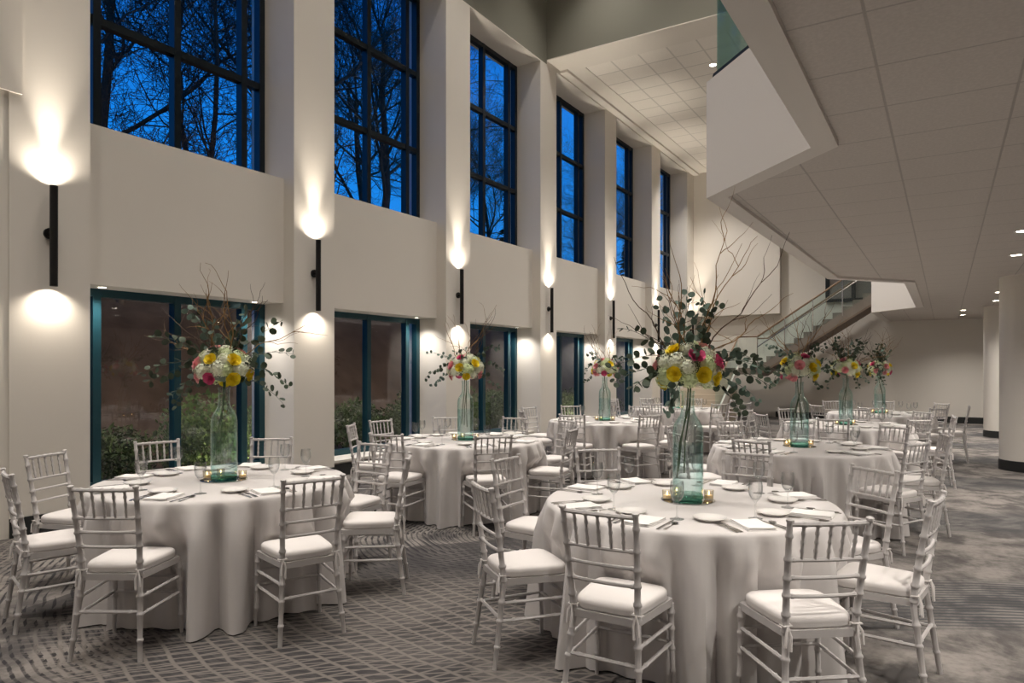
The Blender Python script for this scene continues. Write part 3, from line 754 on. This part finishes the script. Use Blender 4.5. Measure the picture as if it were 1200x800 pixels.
def spray_mb(rr, p, d, L, leaf, grav=-.09, dens=9):
    b = MB(); n = 10; P = wander(rr, p, d, L, n, .06, grav)
    b.tube(P, [.0026*(1-.6*i/n) for i in range(n+1)], 5)
    for k in range(dens):
        f = (k+1.2)/(dens+.6)*n; i = min(n-1,int(f)); q = P[i].lerp(P[i+1], f-i); t = (P[i+1]-P[i]).normalized()
        for s_ in (-1,1):
            if rr.random() < .12: continue
            sd = t.cross(Vector((rr.gauss(0,1),rr.gauss(0,1),rr.gauss(0,1)))).normalized()
            o = (sd*1.+t*.45).normalized(); c = q+o*leaf*.95; nn = o.cross(t).normalized(); nn = (nn+Vector((rr.gauss(0,.5),rr.gauss(0,.5),rr.gauss(0,.5)))).normalized()
            e = (o-nn*o.dot(nn)).normalized(); g = nn.cross(e); R_ = leaf*rr.uniform(.7,1.05)*(1-.35*f/n)
            b.tube([q, q+o*leaf*.25], .0012, 3)
            vs = [tuple(q+o*leaf*.2+e*R_*.95+nn*R_*.06)]
            for a in range(9):
                an = 2*PI*a/9; vs.append(tuple(q+o*leaf*.2+e*R_*(.95+math.cos(an)*1.0)+g*R_*math.sin(an)*.88-nn*R_*.1*math.cos(an)**2))
            b.add(vs, [(0,1+a,1+(a+1)%9) for a in range(9)])
    return b
FC = .125      # bouquet centre above the bottle lip
def build_bouquet(seed, twigs, sprays, tall=1.):
    rr = random.Random(seed); t = bpy.data.objects.new('flower_arrangement', None); COL.objects.link(t)
    cand = []
    for i in range(160):
        z = 1-1.52*(i+.5)/160; r = math.sqrt(1-z*z); an = i*2.39996+seed
        cand.append(Vector((r*math.cos(an), r*math.sin(an), z)))
    def spread(n, start):
        got = list(start)
        while len(got) < n+len(start):
            got.append(max(cand, key=lambda d: min([(d-e).length for e in got] or [1])+rr.uniform(0,.12)))
        return got[len(start):]
    rd = spread(14, []); hd = spread(25, rd)
    for i, d in enumerate(hd):
        s_ = rr.uniform(.76,.95)
        o = place('hydrangea', HYD[0 if rr.random() < .7 else 1], t, (d.x*.148, d.y*.148, FC+d.z*.117), d.to_track_quat('Z','Y').to_euler()); o.scale = (s_,)*3
    cols = [0,1,0,2,1,0,1]
    for i, d in enumerate(rd):
        s_ = rr.uniform(.85,1.02)
        o = place('rose', ROSE[cols[(i+seed) % 7]], t, (d.x*.183, d.y*.183, FC+d.z*.150), (d+Vector((0,0,.1))).to_track_quat('Z','Y').to_euler()); o.scale = (s_,)*3
    b = MB(); b.lathe([(0,-.09),(.07,-.07),(.12,-.03),(.135,.02),(.12,.06),(.07,.09),(0,.1)], 20, (0,0,FC)); b.obj('moss_core', M['leaf'], t)
    for a, el, L in twigs:
        d = Vector((math.cos(math.radians(a))*math.cos(math.radians(el)), math.sin(math.radians(a))*math.cos(math.radians(el)), math.sin(math.radians(el))))
        twig_mb(rr, (d.x*.05,d.y*.05,FC+.02), d, L*tall, .0048, .15, 3).obj('willow_twig', M['twig' if rr.random() < .62 else 'twig_d'], t, ang=180)
    for a, el, L, lf in sprays:
        d = Vector((math.cos(math.radians(a))*math.cos(math.radians(el)), math.sin(math.radians(a))*math.cos(math.radians(el)), math.sin(math.radians(el))))
        spray_mb(rr, (d.x*.08,d.y*.08,FC+d.z*.06), d, L, lf*1.18, -.10 if el < 55 else -.02, 9).obj('eucalyptus_spray', M['leaf' if rr.random() < .6 else 'leaf_p'], t, ang=180)
    for i in range(3):
        a = rr.uniform(0,2*PI); b = MB(); q = a+rr.uniform(1.8,2.8)
        b.tube([(.02*math.cos(a),.02*math.sin(a),FC-.02),(.016*math.cos(a),.016*math.sin(a),0),(.012*math.cos(a+.5),.012*math.sin(a+.5),-.1),(.045*math.cos(q),.045*math.sin(q),-.3),(.062*math.cos(q),.062*math.sin(q),-.47-.02*i)], .0042, 6)
        b.obj('flower_stem', M['stem'], t, ang=180)
    return t
# plan angles: image right is about +32 degrees, image left about 212, towards the camera about 302, away about 122
BQ = [
 build_bouquet(11, [(30,60,1.10),(36,66,.98),(48,62,.9),(205,62,.82),(212,48,.78),(150,74,.7),(26,38,.95),(30,22,.75),(222,70,.65),(300,80,.6),(60,76,.8)],
                   [(212,14,.38,.030),(225,-6,.34,.030),(204,36,.42,.028),(216,46,.42,.027),(30,22,.46,.027),(20,6,.42,.027),(45,42,.46,.027),(26,30,.40,.028),(300,34,.26,.024),(120,62,.40,.026),(60,72,.42,.028),(240,74,.40,.029),(180,62,.40,.029),(30,66,.36,.029),(300,74,.34,.028),(265,-35,.26,.030),(20,-20,.34,.027),(36,-8,.40,.027)]),
 build_bouquet(23, [(28,70,.85),(60,76,.75),(200,74,.6),(215,25,.62),(210,40,.6),(205,10,.62),(232,56,.55),(40,62,.72),(120,66,.7),(80,80,.7),(230,80,.65),(300,78,.5),(24,78,.6),(190,82,.62)],
                   [(212,26,.50,.034),(205,10,.46,.034),(222,46,.46,.031),(30,36,.44,.030),(25,10,.46,.030),(40,55,.46,.031),(36,-14,.42,.029),(120,60,.42,.030),(300,60,.30,.028),(218,-22,.36,.026),(212,-12,.40,.026),(250,70,.42,.032),(30,70,.40,.031),(200,62,.42,.031)]),
 build_bouquet(37, [(30,74,.8),(45,60,.75),(200,66,.7),(215,48,.6),(120,70,.7),(60,78,.65),(20,40,.6)],
                   [(212,20,.42,.026),(205,-5,.38,.025),(222,45,.40,.025),(30,24,.42,.026),(40,50,.40,.026),(26,-10,.36,.025),(120,50,.38,.026),(300,48,.34,.025)]),
]
BQ_FOR = dict(A=(0,0), B=(1,0), C=(2,0), D=(2,140), E=(2,35), F=(1,200), G=(1,60), H=(2,250))
used_bq = set()

def votive_proto():
    t = bpy.data.objects.new('votive_candle', None); COL.objects.link(t)
    b = MB(); b.lathe([(0,0),(.024,0),(.026,.004),(.029,.055),(.027,.055),(.0245,.008),(0,.008)], 20); b.obj('cup', M['votive'], t, ang=50)
    b = MB(); b.lathe([(0,.0085),(.022,.0085),(.0225,.026),(0,.025)], 16); wx = b.obj('wax', M['wax'], t, ang=50)
    b = MB(); b.lathe([(0,.027),(.003,.031),(.0034,.036),(.0015,.045),(0,.05)], 10); b.obj('flame', M['flame'], wx, ang=60)
    return t
vot0 = votive_proto(); vfirst = True

for idx, (key, (c, ph, chairs)) in enumerate(TABLES.items()):
    near = key in 'ABCE'
    t = thing('round_table', f'round folding banquet table hidden beneath the cloth of the {ph}', 'table', (*c,0), group='round banquet tables')
    b = MB(); b.lathe([(0,.735),(TR-.03,.735),(TR-.025,.74),(TR-.025,.752),(0,.752)], 48); b.obj('tabletop', M['wood'], t)
    for a in (45,135,225,315):
        b = MB(); x, y = .42*math.cos(math.radians(a)), .42*math.sin(math.radians(a)); b.tube([(x,y,0),(x,y,.735)], .016, 8); b.obj('leg', M['sconce'], t)
    cl = place('tablecloth', cloth_mesh(c, chairs, 40+idx), None, (*c,0))
    tag(cl, f'white floor-length linen cloth on the {ph}', 'tablecloth', 'white tablecloths')
    names = seat_names(chairs)
    for (ang, dist, tw), nm in zip(chairs, names):
        put_chair(c, ang, dist, tw, f'silver-grey chiavari chair with ivory cushion at the {nm} of the {ph}', 'silver chiavari chairs')
        a = math.radians(ang); rin = Vector((-math.cos(a), -math.sin(a), 0)); rt = Vector((-rin.y*-1, -rin.x, 0))
        rt = Vector((rin.y, -rin.x, 0)); base = Vector((*c, ZC))-rin*TR
        rz = math.atan2(rin.y, rin.x)-PI/2
        def lay(kind, inward, right, rot=0., label=None, grp=None):
            p = base+rin*inward+rt*right
            o = place(kind, SET[kind], None, p, (0,0,rz+rot))
            w, cat = WORDS.get(kind, ('steel fork','fork'))
            tag(o, label or f'{w} at the {nm} setting of the {ph}', cat, grp or f'{cat} settings on the tables')
        j = lambda s_: R.uniform(-s_, s_)
        if near:
            lay('folded_napkin', .145, j(.01), PI/2*0+j(.12))
            lay('dinner_fork', .135, -.115+j(.006), j(.06), f'inner steel fork at the {nm} setting of the {ph}', 'forks')
            lay('dinner_fork', .135, -.148+j(.006), j(.06), f'outer steel fork at the {nm} setting of the {ph}', 'forks')
            lay('dinner_knife', .14, .115+j(.006), j(.06)); lay('spoon', .13, .146+j(.006), j(.06))
        else: lay('folded_napkin', .145, j(.01), j(.12))
        lay('bread_plate', .31, -.13+j(.015)); lay('wine_glass', .30, .125+j(.015), j(1))
    m_ = MB(); m_.lathe([(0,0),(.152,0),(.155,.003),(.155,.005),(.152,.006),(0,.006)], 48)
    o = m_.obj('mirror_plate', M['mirror'], None, loc=(*c,ZC)); tag(o, f'round mirror plate beneath the bottle on the {ph}', 'mirror', 'mirror plates')
    bt = bottle0 if bfirst else copy_tree(bottle0); bfirst = False
    zb = ZC+.0065; bt.location = (*c, zb); bt.rotation_euler = (0,0,R.uniform(0,6))
    tag(bt, f'tall pale green glass bottle of water on the {ph}', 'bottle vase', 'green bottle vases')
    vi, rot = BQ_FOR[key]
    q = copy_tree(BQ[vi]) if vi in used_bq else BQ[vi]; used_bq.add(vi)
    q.location = (*c, zb+.635); q.rotation_euler = (0,0,math.radians(rot))
    tag(q, f'white, yellow and pink bouquet with eucalyptus and twigs on the {ph}', 'flowers', 'tall floral centrepieces')
    for i, a in enumerate((35,150,215)):
        v = vot0 if vfirst else copy_tree(vot0); vfirst = False
        a += R.uniform(-10,10); v.location = (c[0]+.122*math.cos(math.radians(a)), c[1]+.122*math.sin(math.radians(a)), zb)
        tag(v, f'lit votive candle on the {("balcony","stair","window","entrance")[i]} side of the bottle, {ph}', 'candle', 'votive candles')

# ------------------------------------------------------------------ outside
b = MB()
prof = [(-8.0,-.12),(-10.2,-.1),(-11.5,.25),(-14.,2.6),(-17.,4.4),(-24.,5.6),(-60,6)]
rr = random.Random(2); ys = [-20+2.2*i for i in range(60)]
vs = [(x+rr.uniform(-.2,.2)*(i > 0), y, z+rr.uniform(-.15,.15)*(i > 1)) for y in ys for i, (x,z) in enumerate(prof)]
n_ = len(prof); b.add(vs, [(j*n_+i,j*n_+i+1,(j+1)*n_+i+1,(j+1)*n_+i) for j in range(len(ys)-1) for i in range(n_-1)])
b.f = [f[::-1] for f in b.f]
o = b.obj('ground_outside', M['earth']); tag(o, 'brown leaf-covered bank rising outside the windows', 'bank', kind='structure')

def grow(rr, b, p, d, L, r, lev):
    n = 5 if lev < 2 else (4 if lev < 4 else 3)
    P = wander(rr, p, d, L, n, .10 if lev == 0 else .2, .05 if lev else .02)
    rad = [max(.006, r*(1-.55*i/n)) for i in range(n+1)]
    b.tube(P, rad, 7 if lev == 0 else (5 if lev == 1 else 3), cap=False)
    if lev >= 5: return
    k = (10,8,5,4,4)[lev]
    for j in range(k):
        f = (.32 if lev == 0 else .2)+(1-(.32 if lev == 0 else .2))*(j+rr.random())/k; f = min(.99,f)*n; i = min(n-1,int(f)); q = P[i].lerp(P[i+1], f-i)
        t = (P[i+1]-P[i]).normalized(); sd = t.cross(Vector((rr.gauss(0,1),rr.gauss(0,1),rr.gauss(0,1)))).normalized(); an = rr.uniform(.5,1.05)
        grow(rr, b, q, t*math.cos(an)+sd*math.sin(an)+Vector((0,0,.15)), L*rr.uniform(.45,.68), rad[i]*rr.uniform(.4,.6), lev+1)
TM = []
for s_ in range(4):
    b = MB(); grow(random.Random(100+s_), b, (0,0,0), (0,0,1), 9.5+s_*.6, .17+.02*s_, 0); TM.append(b.mesh('bare_tree', M['bark'], True, 180))
TW = []
for s_ in range(3):
    b = MB(); rq = random.Random(300+s_)
    def thicket(p, d, L, r, lev):
        n = 6 if lev == 0 else (4 if lev < 3 else 3)
        P = wander(rq, p, d, L, n, .08 if lev == 0 else .24, .03); rad = [max(.0065, r*(1-.6*i/n)) for i in range(n+1)]
        b.tube(P, rad, 6 if lev == 0 else (4 if lev == 1 else 3), cap=False)
        if lev >= 4: return
        k = (19,6,5,4)[lev]; f0 = .10 if lev == 0 else .15
        for j in range(k):
            f = min(.99, f0+(1-f0)*(j+rq.random())/k)*n; i = min(n-1,int(f)); q = P[i].lerp(P[i+1], f-i)
            t = (P[i+1]-P[i]).normalized(); sd = t.cross(Vector((rq.gauss(0,1),rq.gauss(0,1),rq.gauss(0,1)))).normalized(); an = rq.uniform(.7,1.2)
            thicket(q, t*math.cos(an)+sd*math.sin(an)+Vector((0,0,.1)), (rq.uniform(2.,3.4) if lev == 0 else L*rq.uniform(.42,.62)), (rad[i]*.42 if lev == 0 else rad[i]*.5), lev+1)
    thicket(Vector((0,0,0)), Vector((0,0,1)), 9.5, .10, 0); TW.append(b.mesh('bare_tree', M['bark'], True, 180))
TREES = [(-14.6,8.0,4,'first'),(-16.4,11.2,5,'first'),(-18.6,8.6,6,'first'),(-17.4,13.4,2,'first'),(-22.,14.6,4,'first'),(-21.,11.0,1,'first'),(-17.,15.6,6,'second'),
         (-19.,20.5,2,'second'),(-26.,27.5,3,'second'),(-27.,41.,1,'third'),(-30.,37.,0,'third'),(-32,70.,3,'fourth'),(-22,52,1,'fourth')]
for i, (x, y, v, w) in enumerate(TREES):
    zg = -.1 if x > -11 else (.25+(-11.5-x)*.94 if x > -14 else (2.6+(-14-x)*.6 if x > -17 else 4.4+(-17-x)*.17))
    o = place('bare_tree', (TM+TW)[v], None, (x,y,zg-.25), (0,0,R.uniform(0,6.28)))
    s_ = R.uniform(.9,1.12); o.scale = (s_,s_,s_)
    tag(o, f'bare winter tree on the bank outside the {w} tall window, {ORD[i%7]} of those by distance', 'tree', f'bare trees outside the windows')
def ever(seed):
    rr = random.Random(seed); b = MB(); b.tube([(0,0,0),(0,0,7.6)], [.12,.02], 6)
    for k in range(420):
        f = rr.random()**.8; z = .8+6.9*f; r = (1-f)*1.7+.12; a = rr.uniform(0,6.28); d = Vector((math.cos(a), math.sin(a), rr.uniform(-.25,.15))); L = r*rr.uniform(.6,1.)
        sd = d.cross(Vector((0,0,1))).normalized(); w = .09+.16*(1-f); p = Vector((0,0,z))
        b.add([tuple(p), tuple(p+d*L*.6+sd*w), tuple(p+d*L+Vector((0,0,-.1))), tuple(p+d*L*.6-sd*w)], [(0,1,2,3)])
    return b.mesh('evergreen_tree', M['ever'], False)
EM = ever(4)
for i, (x, y, w) in enumerate(((-18.,29.,'third'),(-21.,34.5,'third'),(-19.,46.,'fourth'))):
    o = place('evergreen_tree', EM, None, (x,y,4.2), (0,0,i)); tag(o, f'dark conical evergreen outside the {w} tall window' + (', the more distant one' if i == 1 else ''), 'tree', 'evergreens outside')
def shrub(seed):
    rr = random.Random(seed); b = MB()
    for k in range(9):
        a = rr.uniform(0,6.28); b.tube(wander(rr, (0,0,0), (.5*math.cos(a),.5*math.sin(a),1), rr.uniform(.6,1.05), 5, .12), [.010,.008,.007,.006,.004,.003], 4)
    for k in range(1300):
        d = Vector((rr.gauss(0,1),rr.gauss(0,1),rr.gauss(0,1))).normalized()*rr.random()**.4; p = Vector((d.x*.62, d.y*.62, .62+d.z*.55))
        u = Vector((rr.gauss(0,1),rr.gauss(0,1),rr.gauss(.3,1))).normalized(); w = u.orthogonal().normalized(); s_ = rr.uniform(.025,.06)
        b.add([tuple(p), tuple(p+u*s_+w*s_*.45), tuple(p+u*s_*2.1), tuple(p+u*s_-w*s_*.45)], [(0,1,2,3)])
    return b.mesh('garden_shrub', M['shrubleaf'], False)
SM = [shrub(1), shrub(2), shrub(3)]
kk = 0
for k, (y0, y1) in enumerate(bays[1:7]):
    nm = (['near unseen']+ORD)[k]
    for j in range(6):
        x = -8.95-.75*(j % 2)-R.uniform(0,.2); y = y0-.35+(y1-y0+.7)*j/5+R.uniform(-.1,.1)+1.4
        o = place('garden_shrub', SM[kk % 3], None, (x,y,-.12), (0,0,R.uniform(0,6.28))); kk += 1; s_ = R.uniform(.8,1.1); o.scale = (s_,s_,s_*R.uniform(.85,1.1))
        tag(o, f'leafy green shrub outside the {nm} lower window, {ORD[j]} along from its near pier', 'shrub', 'shrubs outside the lower windows')
# small fill lamps added outside to brighten the planting
for k, y in enumerate((6.5,11.5,17.)):
    t = thing('garden_fill_lamp', f'added low fill lamp among the shrubs, {ORD[k]} along the outside wall', 'garden lamp', (-8.35,y,-.1), group='added garden fill lamps')
    b = MB(); b.tube([(0,0,0),(0,0,.12)], .02, 8); b.tube([(-.05,0,.14),(.05,0,.12)], [.04,.035], 12); b.obj('lamp_head', M['sconce'], t)
    spot('garden_fill_beam', t, (-.07,0,.16), (-1,.2,.30), 110, 160, 1., .04, (1,.85,.65))

for k, (y0, y1) in enumerate(bays[2:7]):  # fill lamps added on the facade to brighten the bank and shrubs
    t = thing('facade_fill_lamp', f'added fill lamp on the facade above the {ORD[k]} lower window', 'outdoor lamp', (-7.97,(y0+y1)/2,3.1), group='added facade fill lamps')
    b = MB(); b.box(-.02,0,-.06,.06,-.08,.08); b.tube([(-.02,0,.02),(-.16,0,.0)], [.05,.06], 14); b.obj('lamp_housing', M['sconce'], t)
    spot('facade_fill_beam', t, (-.18,0,0), (-1,0,-.42), 190, 150, 1., .05, (1,.80,.60))

# ------------------------------------------------------------------ sky
W = bpy.data.worlds.new('dusk_sky'); S.world = W; W.use_nodes = True; nt = W.node_tree
bg = nt.nodes['Background']; tc = nt.nodes.new('ShaderNodeTexCoord'); sp = nt.nodes.new('ShaderNodeSeparateXYZ'); rp = nt.nodes.new('ShaderNodeValToRGB')
nt.links.new(tc.outputs['Generated'], sp.inputs[0]); nt.links.new(sp.outputs[2], rp.inputs['Fac']); nt.links.new(rp.outputs['Color'], bg.inputs['Color'])
el = rp.color_ramp.elements; el[0].position = 0.; el[0].color = (.018,.19,.50,1); el[1].position = 1.; el[1].color = (.002,.02,.12,1)
e = el.new(.28); e.color = (.006,.17,.60,1); e = el.new(.5); e.color = (.004,.09,.42,1)
bg.inputs['Strength'].default_value = 1.0

# ------------------------------------------------------------------ camera and view
cam = bpy.data.cameras.new('camera'); co = bpy.data.objects.new('camera', cam); COL.objects.link(co)
co.location = (0,0,H0); co.rotation_euler = (PI/2, 0, math.atan(508/815))
cam.sensor_width = 36; cam.lens = 815/1200*36; cam.shift_y = 32/1200; cam.clip_start = .05; cam.clip_end = 300
S.camera = co
vs_ = S.view_settings; vs_.view_transform = 'Standard'; vs_.look = 'None'; vs_.gamma = 1; vs_.use_curve_mapping = False; vs_.exposure = .57
S.cycles.use_denoising = True
S.cycles.max_bounces = 10; S.cycles.diffuse_bounces = 5; S.cycles.transparent_max_bounces = 24
S.cycles.sample_clamp_indirect = 6; S.cycles.caustics_reflective = False; S.cycles.caustics_refractive = False
